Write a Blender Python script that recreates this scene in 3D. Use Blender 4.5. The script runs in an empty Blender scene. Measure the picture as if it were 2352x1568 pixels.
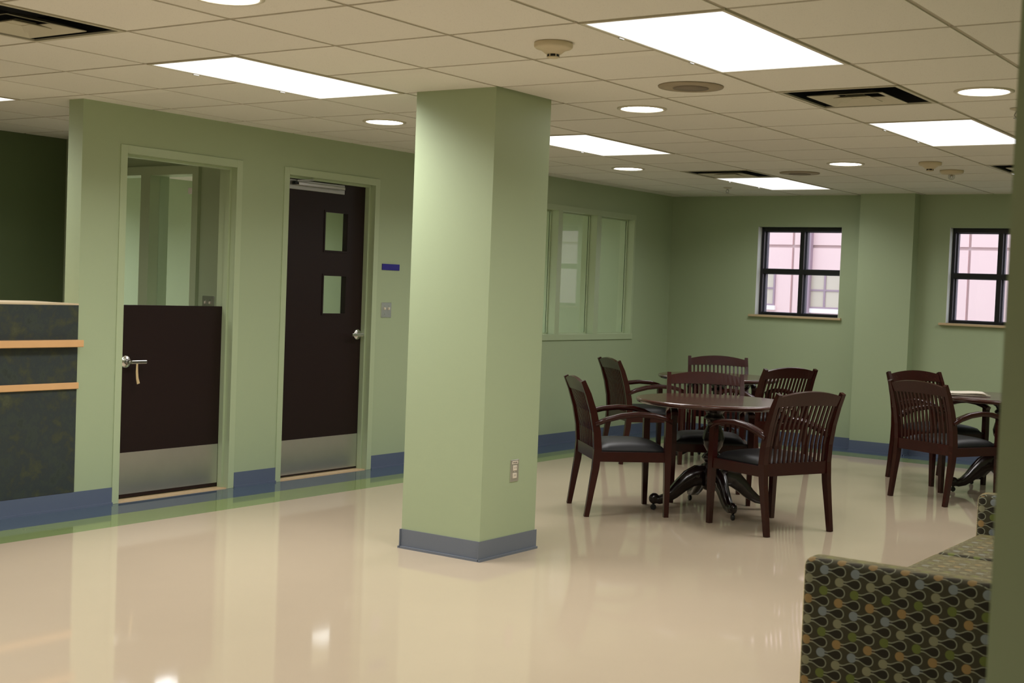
import bpy, bmesh, math, random
from mathutils import Vector, Matrix

random.seed(7)
scene = bpy.context.scene
COL = scene.collection

# ------------------------------------------------------------------ camera, sky, exposure
CAM = (2.73614, -4.32268, 1.39042)
YAW, PITCH, ROLL = -0.603643, -0.038810, 0.038330
FPX = 3091.3
def _cam():
    cy, sy, cp, sp = math.cos(YAW), math.sin(YAW), math.cos(PITCH), math.sin(PITCH)
    f = Vector((sy * cp, cy * cp, sp)); r0 = Vector((cy, -sy, 0)); u0 = r0.cross(f)
    r = math.cos(ROLL) * r0 + math.sin(ROLL) * u0
    u = -math.sin(ROLL) * r0 + math.cos(ROLL) * u0
    m = Matrix((r, u, -f)).transposed().to_4x4(); m.translation = Vector(CAM)
    cd = bpy.data.cameras.new('camera'); co = bpy.data.objects.new('camera', cd); COL.objects.link(co)
    co.matrix_world = m
    cd.sensor_width = 36.0; cd.lens = FPX / 2352 * 36.0; cd.clip_start = 0.05; cd.clip_end = 200
    cd.dof.use_dof = True; cd.dof.focus_distance = 8.7; cd.dof.aperture_fstop = 7.0
    scene.camera = co
_cam()
world = bpy.data.worlds.new('sky'); scene.world = world; world.use_nodes = True
_bg = world.node_tree.nodes['Background']
_bg.inputs[0].default_value = (0.80, 0.90, 1.0, 1); _bg.inputs[1].default_value = 2.3
vs = scene.view_settings
vs.view_transform = 'Standard'; vs.look = 'None'; vs.gamma = 1.0; vs.use_curve_mapping = False
vs.exposure = 0.0
PANEL_LIGHT = 1.6      # brightness of the fluorescent ceiling panels
DOWN_LIGHT = 16.0
WARM = (1.0, 0.975, 0.955)
PANEL_WATTS = 27.0     # the tubes behind each lens, thrown mostly downwards by the prismatic lens
PANEL_SPREAD = math.radians(152)

# ------------------------------------------------------------------ node helpers
def srgb(r, g, b):
    f = lambda c: (c / 255 / 12.92) if c / 255 <= 0.04045 else ((c / 255 + 0.055) / 1.055) ** 2.4
    return (f(r), f(g), f(b), 1)
class NX:
    """small expression wrapper around Math nodes"""
    def __init__(self, nt, s): self.nt, self.s = nt, s
    def op(self, o, *a, clamp=False):
        n = self.nt.nodes.new('ShaderNodeMath'); n.operation = o; n.use_clamp = clamp
        for i, v in enumerate((self,) + a):
            if isinstance(v, NX): self.nt.links.new(v.s, n.inputs[i])
            else: n.inputs[i].default_value = v
        return NX(self.nt, n.outputs[0])
    def __add__(self, o): return self.op('ADD', o)
    def __sub__(self, o): return self.op('SUBTRACT', o)
    def __mul__(self, o): return self.op('MULTIPLY', o)
    def __truediv__(self, o): return self.op('DIVIDE', o)
    def floor(self): return self.op('FLOOR')
    def fract(self): return self.op('FRACT')
    def abs(self): return self.op('ABSOLUTE')
    def lt(self, o): return self.op('LESS_THAN', o)
    def gt(self, o): return self.op('GREATER_THAN', o)
    def max(self, o): return self.op('MAXIMUM', o)
    def min(self, o): return self.op('MINIMUM', o)
    def mod(self, o): return self.op('FLOORED_MODULO', o)
    def sqrt(self): return self.op('SQRT')
MATS = {}
def mat(name, col, rough=0.5, metal=0.0, spec=0.5, noise=0.0, nscale=20.0, bump=0.0, bscale=80.0, coat=0.0, aniso=None, sheen=0.0):
    m = bpy.data.materials.new(name); m.use_nodes = True
    nt = m.node_tree; b = nt.nodes['Principled BSDF']
    b.inputs['Base Color'].default_value = col
    b.inputs['Roughness'].default_value = rough; b.inputs['Metallic'].default_value = metal
    b.inputs['Specular IOR Level'].default_value = spec
    b.inputs['Coat Weight'].default_value = coat; b.inputs['Coat Roughness'].default_value = 0.08
    if sheen: b.inputs['Sheen Weight'].default_value = sheen; b.inputs['Sheen Tint'].default_value = (1.0, 0.86, 0.50, 1); b.inputs['Sheen Roughness'].default_value = 0.35
    tc = nt.nodes.new('ShaderNodeTexCoord')
    if noise:
        n = nt.nodes.new('ShaderNodeTexNoise'); n.inputs['Scale'].default_value = nscale; n.inputs['Detail'].default_value = 6
        nt.links.new(tc.outputs['Object'], n.inputs['Vector'])
        mx = nt.nodes.new('ShaderNodeMix'); mx.data_type = 'RGBA'
        mx.inputs[6].default_value = tuple(c * (1 - noise) for c in col[:3]) + (1,)
        mx.inputs[7].default_value = tuple(min(1, c * (1 + noise)) for c in col[:3]) + (1,)
        nt.links.new(n.outputs['Fac'], mx.inputs[0]); nt.links.new(mx.outputs[2], b.inputs['Base Color'])
    if bump:
        n2 = nt.nodes.new('ShaderNodeTexNoise'); n2.inputs['Scale'].default_value = bscale; n2.inputs['Detail'].default_value = 4
        nt.links.new(tc.outputs['Object'], n2.inputs['Vector'])
        bp = nt.nodes.new('ShaderNodeBump'); bp.inputs['Strength'].default_value = bump; bp.inputs['Distance'].default_value = 0.002
        nt.links.new(n2.outputs['Fac'], bp.inputs['Height']); nt.links.new(bp.outputs[0], b.inputs['Normal'])
    MATS[name] = m
    return m
def emit(name, col, s):
    m = bpy.data.materials.new(name); m.use_nodes = True; nt = m.node_tree
    nt.nodes.clear(); o = nt.nodes.new('ShaderNodeOutputMaterial'); e = nt.nodes.new('ShaderNodeEmission')
    e.inputs[0].default_value = tuple(col) + (1,); e.inputs[1].default_value = s
    nt.links.new(e.outputs[0], o.inputs[0]); MATS[name] = m
def glass(name, tint=(0.93, 0.96, 0.94), refl=1.0):
    m = bpy.data.materials.new(name); m.use_nodes = True; nt = m.node_tree; nt.nodes.clear()
    o = nt.nodes.new('ShaderNodeOutputMaterial'); t = nt.nodes.new('ShaderNodeBsdfTransparent')
    g = nt.nodes.new('ShaderNodeBsdfGlossy'); g.inputs['Roughness'].default_value = 0.0
    t.inputs[0].default_value = tuple(tint) + (1,)
    # Schlick reflectance, the same from both sides of the thin pane
    ge = nt.nodes.new('ShaderNodeNewGeometry'); dp = nt.nodes.new('ShaderNodeVectorMath'); dp.operation = 'DOT_PRODUCT'
    nt.links.new(ge.outputs['Normal'], dp.inputs[0]); nt.links.new(ge.outputs['Incoming'], dp.inputs[1])
    k = NX(nt, dp.outputs['Value']).abs() * -1.0 + 1.0
    mu = ((k.op('POWER', 5.0) * 0.96 + 0.04) * refl).op('MINIMUM', 1.0)
    mx = nt.nodes.new('ShaderNodeMixShader')
    nt.links.new(mu.s, mx.inputs[0])
    nt.links.new(t.outputs[0], mx.inputs[1]); nt.links.new(g.outputs[0], mx.inputs[2]); nt.links.new(mx.outputs[0], o.inputs[0])
    MATS[name] = m

mat('green_paint', srgb(167, 181, 146), 0.55, spec=0.35, bump=0.15, bscale=260)
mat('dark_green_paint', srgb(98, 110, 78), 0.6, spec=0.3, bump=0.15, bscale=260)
mat('green_enamel', srgb(176, 190, 154), 0.32, spec=0.5)
mat('white_paint', srgb(225, 224, 218), 0.6, spec=0.3)
mat('base_vinyl', srgb(92, 103, 124), 0.42, spec=0.45)
mat('column_vinyl', srgb(110, 117, 128), 0.45, spec=0.45)
mat('tile_grid', srgb(178, 168, 146), 0.5)
mat('white_metal', srgb(205, 198, 176), 0.45)
mat('vent_metal', srgb(196, 190, 168), 0.5)
mat('plenum', srgb(150, 140, 120), 0.8)
mat('black', srgb(14, 14, 15), 0.5)
mat('door_brown', srgb(30, 14, 13), 0.45, spec=0.3, noise=0.12, nscale=14, bump=0.05, bscale=120)
mat('steel', (0.70, 0.69, 0.68, 1), 0.34, metal=1.0, noise=0.08, nscale=6)
mat('chrome', (0.68, 0.67, 0.66, 1), 0.18, metal=1.0)
mat('aluminium', (0.50, 0.48, 0.45, 1), 0.38, metal=1.0)
mat('maple', srgb(222, 174, 122), 0.35, noise=0.08, nscale=9)
mat('beige_laminate', srgb(208, 190, 158), 0.4)
mat('window_black', srgb(22, 22, 24), 0.35)
mat('window_grey', srgb(78, 80, 96), 0.4)
mat('sill', srgb(196, 172, 134), 0.4)
mat('blue_plastic', srgb(36, 26, 130), 0.35)
mat('white_plastic', srgb(226, 216, 198), 0.35)
mat('cream_plastic', srgb(206, 192, 160), 0.45)
mat('ink', srgb(70, 62, 55), 0.6)
mat('speaker_rim', srgb(160, 146, 122), 0.6)
mat('speaker_mesh', srgb(132, 120, 104), 0.8)
mat('tan_strap', srgb(196, 172, 128), 0.7)
mat('cherry', srgb(49, 15, 10), 0.26, spec=0.36, coat=0.05, noise=0.22, nscale=12)
mat('cherry_dark', srgb(24, 11, 10), 0.22, spec=0.45, coat=0.15)
mat('table_wood', srgb(68, 34, 26), 0.25, spec=0.5, coat=0.5, noise=0.2, nscale=8)
mat('black_vinyl', srgb(18, 18, 20), 0.48, spec=0.4, bump=0.2, bscale=300)
mat('paper', srgb(232, 222, 204), 0.8)
mat('newsprint', srgb(190, 178, 162), 0.85, noise=0.25, nscale=120)
mat('stucco', srgb(240, 206, 204), 0.9, bump=0.3, bscale=30)
mat('stucco_joint', srgb(196, 168, 166), 0.9)
mat('facade_trim', srgb(164, 138, 150), 0.7)
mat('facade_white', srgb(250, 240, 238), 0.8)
mat('facade_window', srgb(206, 190, 172), 0.3)
mat('asphalt', srgb(150, 146, 142), 0.9)
mat('sofa_foot', srgb(40, 26, 20), 0.4)
emit('panel_glow', (1.0, 0.985, 0.97), PANEL_LIGHT)
emit('downlight_glow', (1.0, 0.985, 0.97), DOWN_LIGHT)
glass('window_glass', (0.97, 0.97, 0.98), 1.0)
glass('interior_glass', (0.95, 0.975, 0.96), 1.0)
glass('clear_bulb', (0.9, 0.9, 0.9), 2.0)


def make_floor_mat(name, col, vary):
    m = mat(name, col, 0.16, spec=0.5)
    nt = m.node_tree; b = nt.nodes['Principled BSDF']
    tc = nt.nodes.new('ShaderNodeTexCoord')
    n = nt.nodes.new('ShaderNodeTexNoise'); n.inputs['Scale'].default_value = 2.2; n.inputs['Detail'].default_value = 8; n.inputs['Roughness'].default_value = 0.62
    n2 = nt.nodes.new('ShaderNodeTexNoise'); n2.inputs['Scale'].default_value = 160; n2.inputs['Detail'].default_value = 3
    for q in (n, n2): nt.links.new(tc.outputs['Object'], q.inputs['Vector'])
    mx = nt.nodes.new('ShaderNodeMix'); mx.data_type = 'RGBA'
    mx.inputs[6].default_value = tuple(c * (1 - vary) for c in col[:3]) + (1,)
    mx.inputs[7].default_value = tuple(min(1, c * (1 + vary)) for c in col[:3]) + (1,)
    add = NX(nt, n.outputs['Fac']) * 0.6 + NX(nt, n2.outputs['Fac']) * 0.4
    nt.links.new(add.s, mx.inputs[0]); nt.links.new(mx.outputs[2], b.inputs['Base Color'])
    n3 = nt.nodes.new('ShaderNodeTexNoise'); n3.inputs['Scale'].default_value = 5; n3.inputs['Detail'].default_value = 5
    nt.links.new(tc.outputs['Object'], n3.inputs['Vector'])
    nt.links.new((NX(nt, n3.outputs['Fac']) * 0.05 + 0.035).s, b.inputs['Roughness'])
    bp = nt.nodes.new('ShaderNodeBump'); bp.inputs['Strength'].default_value = 0.02; bp.inputs['Distance'].default_value = 0.002
    n4 = nt.nodes.new('ShaderNodeTexNoise'); n4.inputs['Scale'].default_value = 14; nt.links.new(tc.outputs['Object'], n4.inputs['Vector'])
    nt.links.new(n4.outputs['Fac'], bp.inputs['Height']); nt.links.new(bp.outputs[0], b.inputs['Normal'])
make_floor_mat('floor_cream', srgb(193, 177, 153), 0.05)
make_floor_mat('floor_blue', srgb(76, 92, 108), 0.06)
make_floor_mat('floor_green', srgb(128, 146, 92), 0.06)

def make_tile_mat():
    m = mat('ceiling_tile', srgb(235, 231, 220), 0.85, spec=0.2)
    nt = m.node_tree; b = nt.nodes['Principled BSDF']; tc = nt.nodes.new('ShaderNodeTexCoord')
    oi = nt.nodes.new('ShaderNodeObjectInfo')
    v = nt.nodes.new('ShaderNodeTexVoronoi'); v.inputs['Scale'].default_value = 70
    n = nt.nodes.new('ShaderNodeTexNoise'); n.inputs['Scale'].default_value = 150; n.inputs['Detail'].default_value = 4
    for q in (v, n): nt.links.new(tc.outputs['Object'], q.inputs['Vector'])
    pit = NX(nt, v.outputs['Distance']).lt(0.22) * NX(nt, n.outputs['Fac']).gt(0.52)
    base = srgb(235, 231, 220)
    mx = nt.nodes.new('ShaderNodeMix'); mx.data_type = 'RGBA'; mx.inputs[6].default_value = base
    mx.inputs[7].default_value = tuple(c * 0.62 for c in base[:3]) + (1,)
    nt.links.new((pit * 0.7).s, mx.inputs[0])
    mx2 = nt.nodes.new('ShaderNodeMix'); mx2.data_type = 'RGBA'; mx2.blend_type = 'MULTIPLY'; mx2.inputs[0].default_value = 1
    cr = NX(nt, oi.outputs['Random']) * 0.05 + 0.95
    cc = nt.nodes.new('ShaderNodeCombineColor')
    for i in range(3): nt.links.new(cr.s, cc.inputs[i])
    nt.links.new(mx.outputs[2], mx2.inputs[6]); nt.links.new(cc.outputs[0], mx2.inputs[7]); nt.links.new(mx2.outputs[2], b.inputs['Base Color'])
    bp = nt.nodes.new('ShaderNodeBump'); bp.inputs['Strength'].default_value = 0.25; bp.inputs['Distance'].default_value = 0.002
    nt.links.new(n.outputs['Fac'], bp.inputs['Height']); nt.links.new(bp.outputs[0], b.inputs['Normal'])
make_tile_mat()

def make_slate_mat():
    m = mat('slate_laminate', srgb(70, 78, 74), 0.42, spec=0.4)
    nt = m.node_tree; b = nt.nodes['Principled BSDF']; tc = nt.nodes.new('ShaderNodeTexCoord')
    n = nt.nodes.new('ShaderNodeTexNoise'); n.inputs['Scale'].default_value = 6.5; n.inputs['Detail'].default_value = 10; n.inputs['Roughness'].default_value = 0.68; n.inputs['Distortion'].default_value = 0.15
    nt.links.new(tc.outputs['Object'], n.inputs['Vector'])
    r = nt.nodes.new('ShaderNodeValToRGB')
    els = r.color_ramp.elements
    els[0].position = 0.30; els[0].color = srgb(38, 43, 44); els[1].position = 0.74; els[1].color = srgb(84, 88, 66)
    for p, c in ((0.42, srgb(58, 66, 60)), (0.50, srgb(50, 57, 60)), (0.60, srgb(66, 70, 54))):
        e = els.new(p); e.color = c
    nt.links.new(n.outputs['Fac'], r.inputs[0]); nt.links.new(r.outputs[0], b.inputs['Base Color'])
make_slate_mat()

def make_fabric():
    m = mat('sofa_fabric', (0.1, 0.1, 0.1, 1), 0.8, spec=0.2, sheen=1.0)
    nt = m.node_tree; b = nt.nodes['Principled BSDF']
    tc = nt.nodes.new('ShaderNodeTexCoord'); sp = nt.nodes.new('ShaderNodeSeparateXYZ'); nt.links.new(tc.outputs['Object'], sp.inputs[0])
    sn = nt.nodes.new('ShaderNodeSeparateXYZ'); nt.links.new(tc.outputs['Normal'], sn.inputs[0])
    X, Y, Z = (NX(nt, sp.outputs[i]) for i in range(3))
    nxx = NX(nt, sn.outputs[0]).abs().gt(0.7); top = NX(nt, sn.outputs[2]).abs().gt(0.7)
    u = X + (Y - X) * nxx
    v = Z + (Y - Z) * top
    A, H = 0.0944, 0.0307
    row = (v / H).floor(); off = row.mod(2.0) * 0.5
    uu = u / A + off; colm = uu.floor()
    s = (uu.fract() - 0.5) * 0.0835; t = ((v / H).fract() - 0.5) * 0.0272
    wn = nt.nodes.new('ShaderNodeTexWhiteNoise'); wn.noise_dimensions = '2D'
    cb = nt.nodes.new('ShaderNodeCombineXYZ'); nt.links.new(colm.s, cb.inputs[0]); nt.links.new(row.s, cb.inputs[1]); nt.links.new(cb.outputs[0], wn.inputs['Vector'])
    def ln(a, c): return (a * a + c * c).sqrt()
    dl = ln(s + 0.0205, t) - 0.0122
    inneck = (t.abs() - ((s + 0.012) * -0.10 + 0.0058)).lt(0.0) * (s + 0.020).gt(0.0) * s.lt(-0.001)
    light = dl.lt(0.0).max(inneck)
    # dark keyhole with a pale outline
    k = ((s + 0.004) / 0.026).max(0.0).min(1.0)
    hw = k * k * (k * -2.0 + 3.0) * 0.0092 + 0.0036
    neckzone = (s + 0.010).gt(0.0) * s.lt(0.0235)
    ring_d = ln(s - 0.0235, t)
    headzone = s.gt(0.0235)
    dark = ((t.abs() - hw + 0.0020).lt(0.0) * neckzone).max(ring_d.lt(0.0106) * headzone)
    line = ((t.abs() - hw).abs().lt(0.0013) * neckzone).max((ring_d - 0.0128).abs().lt(0.0013) * headzone)
    rp = nt.nodes.new('ShaderNodeValToRGB'); rp.color_ramp.interpolation = 'CONSTANT'
    els = rp.color_ramp.elements; els[0].position = 0; els[0].color = srgb(126, 102, 62)
    els[1].position = 0.25; els[1].color = srgb(84, 92, 40)
    for p, c in ((0.50, srgb(112, 110, 84)), (0.75, srgb(106, 112, 110))):
        e = els.new(p); e.color = c
    nt.links.new(((row.mod(4.0) + 0.35) * 0.25 + (NX(nt, wn.outputs['Value']) - 0.5) * 0.20).s, rp.inputs[0])
    def mix(a, bcol, f):
        mx = nt.nodes.new('ShaderNodeMix'); mx.data_type = 'RGBA'
        nt.links.new(f.s, mx.inputs[0])
        for i, c in ((6, a), (7, bcol)):
            if isinstance(c, tuple): mx.inputs[i].default_value = c
            else: nt.links.new(c, mx.inputs[i])
        return mx.outputs[2]
    c = mix(srgb(50, 47, 30), rp.outputs[0], light)
    c = mix(c, srgb(30, 26, 15), dark)
    c = mix(c, srgb(118, 120, 100), line)
    nt.links.new(c, b.inputs['Base Color'])
make_fabric()

# ------------------------------------------------------------------ mesh builder
class B:
    def __init__(self): self.bm = bmesh.new()
    def box(self, x0, x1, y0, y1, z0, z1, bevel=0.0, seg=2):
        g = bmesh.ops.create_cube(self.bm, size=1.0)
        vv = g['verts']
        for v in vv:
            v.co = Vector((x0 + (v.co.x + 0.5) * (x1 - x0), y0 + (v.co.y + 0.5) * (y1 - y0), z0 + (v.co.z + 0.5) * (z1 - z0)))
        if bevel:
            es = list({e for v in vv for e in v.link_edges})
            bmesh.ops.bevel(self.bm, geom=es, offset=bevel, segments=seg, profile=0.5, affect='EDGES')
        return self
    def lathe(self, prof, n=32, c=(0, 0, 0), axis='z', cap=True):
        rings = []
        for r, h in prof:
            ring = []
            for k in range(n):
                a = 2 * math.pi * k / n
                p = (r * math.cos(a), r * math.sin(a), h)
                if axis == 'x': p = (h, p[0], p[1])
                elif axis == 'y': p = (p[0], h, p[1])
                ring.append(self.bm.verts.new((p[0] + c[0], p[1] + c[1], p[2] + c[2])))
            rings.append(ring)
        for a, b in zip(rings, rings[1:]):
            for k in range(n):
                f = self.bm.faces.new((a[k], a[(k + 1) % n], b[(k + 1) % n], b[k])); f.smooth = True
        if cap:
            self.bm.faces.new(list(reversed(rings[0]))); self.bm.faces.new(rings[-1])
        return self
    def bar(self, path, w, d, x=0.0, smooth=False):
        """rectangular bar swept along a (y,z) path at constant x; w: widths in x, d: widths in plane"""
        n = len(path); rings = []
        W = w if isinstance(w, (list, tuple)) else [w] * n
        D = d if isinstance(d, (list, tuple)) else [d] * n
        for i, p in enumerate(path):
            a = Vector(path[max(0, i - 1)]); b = Vector(path[min(n - 1, i + 1)])
            t = (b - a).normalized(); nn = Vector((-t[1], t[0]))
            ring = []
            for sx, sn in ((-1, -1), (1, -1), (1, 1), (-1, 1)):
                q = Vector(p) + nn * (sn * D[i] / 2)
                ring.append(self.bm.verts.new((x + sx * W[i] / 2, q[0], q[1])))
            rings.append(ring)
        for a, b in zip(rings, rings[1:]):
            for k in range(4):
                f = self.bm.faces.new((a[k], a[(k + 1) % 4], b[(k + 1) % 4], b[k])); f.smooth = smooth
        self.bm.faces.new(list(reversed(rings[0]))); self.bm.faces.new(rings[-1])
        return self
    def tube(self, path, r, n=10):
        pts = [Vector(p) for p in path]; rings = []
        R = r if isinstance(r, (list, tuple)) else [r] * len(pts)
        for i, p in enumerate(pts):
            t = (pts[min(len(pts) - 1, i + 1)] - pts[max(0, i - 1)]).normalized()
            up = Vector((0, 0, 1)) if abs(t.z) < 0.9 else Vector((1, 0, 0))
            a = t.cross(up).normalized(); b = t.cross(a)
            rings.append([self.bm.verts.new(p + R[i] * (math.cos(2 * math.pi * k / n) * a + math.sin(2 * math.pi * k / n) * b)) for k in range(n)])
        for a, b in zip(rings, rings[1:]):
            for k in range(n):
                f = self.bm.faces.new((a[k], a[(k + 1) % n], b[(k + 1) % n], b[k])); f.smooth = True
        self.bm.faces.new(list(reversed(rings[0]))); self.bm.faces.new(rings[-1])
        return self
    def ball(self, c, r, sc=(1, 1, 1), n=16):
        g = bmesh.ops.create_uvsphere(self.bm, u_segments=n, v_segments=n // 2 + 2, radius=1.0)
        for v in g['verts']:
            v.co = Vector((c[0] + v.co.x * r * sc[0], c[1] + v.co.y * r * sc[1], c[2] + v.co.z * r * sc[2]))
            for f in v.link_faces: f.smooth = True
        return self
    def xform(self, m):
        bmesh.ops.transform(self.bm, matrix=m, verts=self.bm.verts); return self
    def mesh(self, name, m, smooth=False):
        bmesh.ops.recalc_face_normals(self.bm, faces=self.bm.faces)
        me = bpy.data.meshes.new(name); self.bm.to_mesh(me); self.bm.free()
        if smooth:
            for p in me.polygons: p.use_smooth = True
        me.materials.append(MATS[m]); return me
    def obj(self, name, m, parent=None, smooth=False, loc=(0, 0, 0)):
        return link(name, self.mesh(name, m, smooth), parent, loc)

def link(name, me, parent=None, loc=(0, 0, 0), rotz=0.0):
    o = bpy.data.objects.new(name, me); COL.objects.link(o)
    o.location = loc; o.rotation_euler = (0, 0, rotz)
    if parent is not None: o.parent = parent
    return o
def tag(o, label, cat=None, group=None, kind=None):
    o['label'] = label
    if cat: o['category'] = cat
    if group: o['group'] = group
    if kind: o['kind'] = kind
    return o
def empty(name, label, cat, loc=(0, 0, 0), rotz=0.0, group=None, kind=None):
    o = link(name, None, None, loc, rotz); o.empty_display_size = 0.1
    return tag(o, label, cat, group, kind)
def copy_tree(o, parent=None):
    c = o.copy(); COL.objects.link(c)
    if parent is not None: c.parent = parent
    for ch in list(o.children): copy_tree(ch, c)
    return c

# ------------------------------------------------------------------ room shell
H = 2.40; HS = 2.52; T = 0.6096
LW, LT = -3.82, 0.13            # left wall face, thickness
BW = 8.0                        # back wall face
RW = 2.29                       # right wall face
XMIN, XMAX, YMIN = -8.2, 4.5, -8.0
WEND = 0.71                     # left wall ends here; the reception counter begins

fl = B().box(-3.22, XMAX, YMIN, 7.40, -0.05, 0.0).obj('floor', 'floor_cream')
tag(fl, 'glossy cream sheet floor of the room', 'floor', kind='structure')
B().box(-3.52, -3.22, YMIN, 7.40, -0.05, 0.0).obj('border_strip', 'floor_green', fl)
B().box(-3.22, RW, 7.40, 7.70, -0.05, 0.0).obj('border_strip', 'floor_green', fl)
B().box(-3.52, -3.22, 7.40, 7.70, -0.05, 0.0).obj('border_strip', 'floor_green', fl)
B().box(LW, -3.52, YMIN, BW, -0.05, 0.0).obj('border_strip', 'floor_blue', fl)
B().box(-3.52, RW, 7.70, BW, -0.05, 0.0).obj('border_strip', 'floor_blue', fl)
f2 = B().box(XMIN, LW, YMIN, BW, -0.05, 0.0).obj('floor_office', 'floor_cream')
tag(f2, 'cream floor of the offices behind the left wall', 'floor', kind='structure')

def wall(name, boxes, label, m='green_paint'):
    b = B()
    for x in boxes: b.box(*x)
    return tag(b.obj(name, m), label, 'wall', kind='structure')
# openings in the left wall (between frames): doors 1.035-1.93 and 2.42-3.325, window 5.20-7.21
D1, D2, DH = (1.035, 1.93), (2.42, 3.325), 2.118
W3, W3Z = (5.20, 7.215), (1.0, 2.112)
xa, xb = LW - LT, LW
wall('wall_left', [
    (xa, xb, WEND, D1[0] - .03, 0, HS), (xa, xb, D1[0] - .03, D1[1] + .03, DH + .03, HS),
    (xa, xb, D1[1] + .03, D2[0] - .03, 0, HS), (xa, xb, D2[0] - .03, D2[1] + .03, DH + .03, HS),
    (xa, xb, D2[1] + .03, W3[0] - .03, 0, HS), (xa, xb, W3[0] - .03, W3[1] + .03, 0, W3Z[0] - .03),
    (xa, xb, W3[0] - .03, W3[1] + .03, W3Z[1] + .03, HS), (xa, xb, W3[1] + .03, BW, 0, HS)],
    'long sage green wall with two doors and an interior window')
wall('wall_left_front', [(xa, xb, YMIN, -2.8, 0, HS)], 'sage green wall beyond the far end of the counter')
WIN = [(-2.86, -2.0), (-0.98, -0.12)]; WZ = (1.235, 2.10)
bx = [(XMIN, WIN[0][0], BW, BW + .25, 0, HS), (WIN[0][1], WIN[1][0], BW, BW + .25, 0, HS), (WIN[1][1], XMAX, BW, BW + .25, 0, HS)]
for a, c in WIN: bx += [(a, c, BW, BW + .25, 0, WZ[0]), (a, c, BW, BW + .25, WZ[1], HS)]
wall('wall_back', bx, 'sage green end wall with two black framed windows')
pil = wall('wall_pilaster', [(-1.775, -1.265, 7.85, BW, 0, HS)], 'shallow green pilaster standing between the two black windows')
wall('wall_right', [(RW, RW + .15, -2.6, BW, 0, HS)], 'green wall end close by, in front of the sofa')
wall('wall_right_return', [(RW + .15, XMAX, -2.6, -2.45, 0, HS)], 'green return wall behind the near wall end')
wall('wall_side', [(XMAX, XMAX + .1, YMIN, -2.45, 0, HS)], 'green side wall of the entrance area')
wall('wall_front', [(XMIN, XMAX, YMIN - .1, YMIN, 0, HS)], 'green wall behind the viewpoint')
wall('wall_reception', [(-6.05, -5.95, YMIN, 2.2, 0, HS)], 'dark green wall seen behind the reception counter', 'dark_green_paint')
PW = [(-5.62, -5.05), (-4.95, -4.51)]; PZ = (0.95, 2.11)
wall('wall_partition', [(XMIN, -5.65, 2.2, 2.32, 0, HS), (-4.48, xa, 2.2, 2.32, 0, HS), (-5.65, -4.48, 2.2, 2.32, 0, .92), (-5.65, -4.48, 2.2, 2.32, 2.14, HS)],
     'green glazed partition seen over the half door')
wall('wall_office', [(XMIN - .1, XMIN, YMIN, BW, 0, HS)], 'green far wall of the back office')

# column
colm = tag(B().box(-1.735, -1.225, 1.20, 1.705, 0, HS).obj('column', 'green_paint'), 'square sage green column standing free in the middle of the floor', 'column', kind='structure')

# baseboards: coved vinyl strip, a toe at the bottom
def baseboard(name, runs, label, m='base_vinyl'):
    b = B()
    for (x0, y0, x1, y1, nx, ny) in runs:      # wall line and outward normal
        t, toe, h = .004, .014, .102
        b.box(min(x0, x1, x0 + nx * t, x1 + nx * t), max(x0, x1, x0 + nx * t, x1 + nx * t), min(y0, y1, y0 + ny * t, y1 + ny * t), max(y0, y1, y0 + ny * t, y1 + ny * t), 0.004, h)
        b.box(min(x0, x1, x0 + nx * toe, x1 + nx * toe), max(x0, x1, x0 + nx * toe, x1 + nx * toe), min(y0, y1, y0 + ny * toe, y1 + ny * toe), max(y0, y1, y0 + ny * toe, y1 + ny * toe), 0, .012)
    return tag(b.obj(name, m), label, 'baseboard', kind='structure')
baseboard('baseboard_left', [(LW, -8, LW, D1[0] - .05, 1, 0), (LW, D1[1] + .05, LW, D2[0] - .05, 1, 0), (LW, D2[1] + .05, LW, BW, 1, 0)], 'blue vinyl baseboard along the wall with the doors')
baseboard('baseboard_back', [(LW, BW, -1.775, BW, 0, -1), (-1.775, 7.85, -1.265, 7.85, 0, -1), (-1.775, 7.85, -1.775, BW, -1, 0), (-1.265, 7.85, -1.265, BW, 1, 0), (-1.265, BW, RW, BW, 0, -1)], 'blue vinyl baseboard under the black windows')
baseboard('baseboard_column', [(-1.735, 1.20, -1.225, 1.20, 0, -1), (-1.225, 1.186, -1.225, 1.719, 1, 0), (-1.735, 1.705, -1.225, 1.705, 0, 1), (-1.735, 1.186, -1.735, 1.719, -1, 0)], 'grey vinyl baseboard around the free column', 'column_vinyl')
baseboard('baseboard_right', [(RW, -2.6, RW, BW, -1, 0), (RW, -2.6, XMAX, -2.6, 0, -1)], 'blue vinyl baseboard behind the sofa')

# ------------------------------------------------------------------ ceiling: slab, tee grid, tiles
ceil = B().box(XMIN, XMAX, YMIN, BW + .25, HS, HS + .08).obj('ceiling', 'plenum')
tag(ceil, 'suspended ceiling of square mineral tiles in a tee grid', 'ceiling', kind='structure')
rooms = [(LW, RW, WEND, BW), (LW - .001, XMAX, YMIN, -2.6), (-5.95, RW, -2.6, WEND), (-5.95, xa, WEND, 2.2), (XMIN, xa, 2.32, BW)]
panels = [(j, i) for j in (-4, 0) for i in (0, 5, 10)] + [(-4, -5), (0, -5), (-8, -1), (-12, 5), (-12, 10), (-9, 5), (-9, 10), (0, -10)]   # each covers cells (j,i),(j,i+1)
diffs = [(0, 3), (-4, 9), (0, 9), (-4, -2)]
skip = {(j, i) for j, i in panels} | {(j, i + 1) for j, i in panels} | set(diffs)
GW = .022
bars = []
jr = range(int(XMIN / T) - 1, int(XMAX / T) + 2); ir = range(int(YMIN / T) - 1, int(BW / T) + 2)
unit = B().box(-.5, .5, -.5, .5, -.5, .5).mesh('grid_bar', 'tile_grid')
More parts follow.
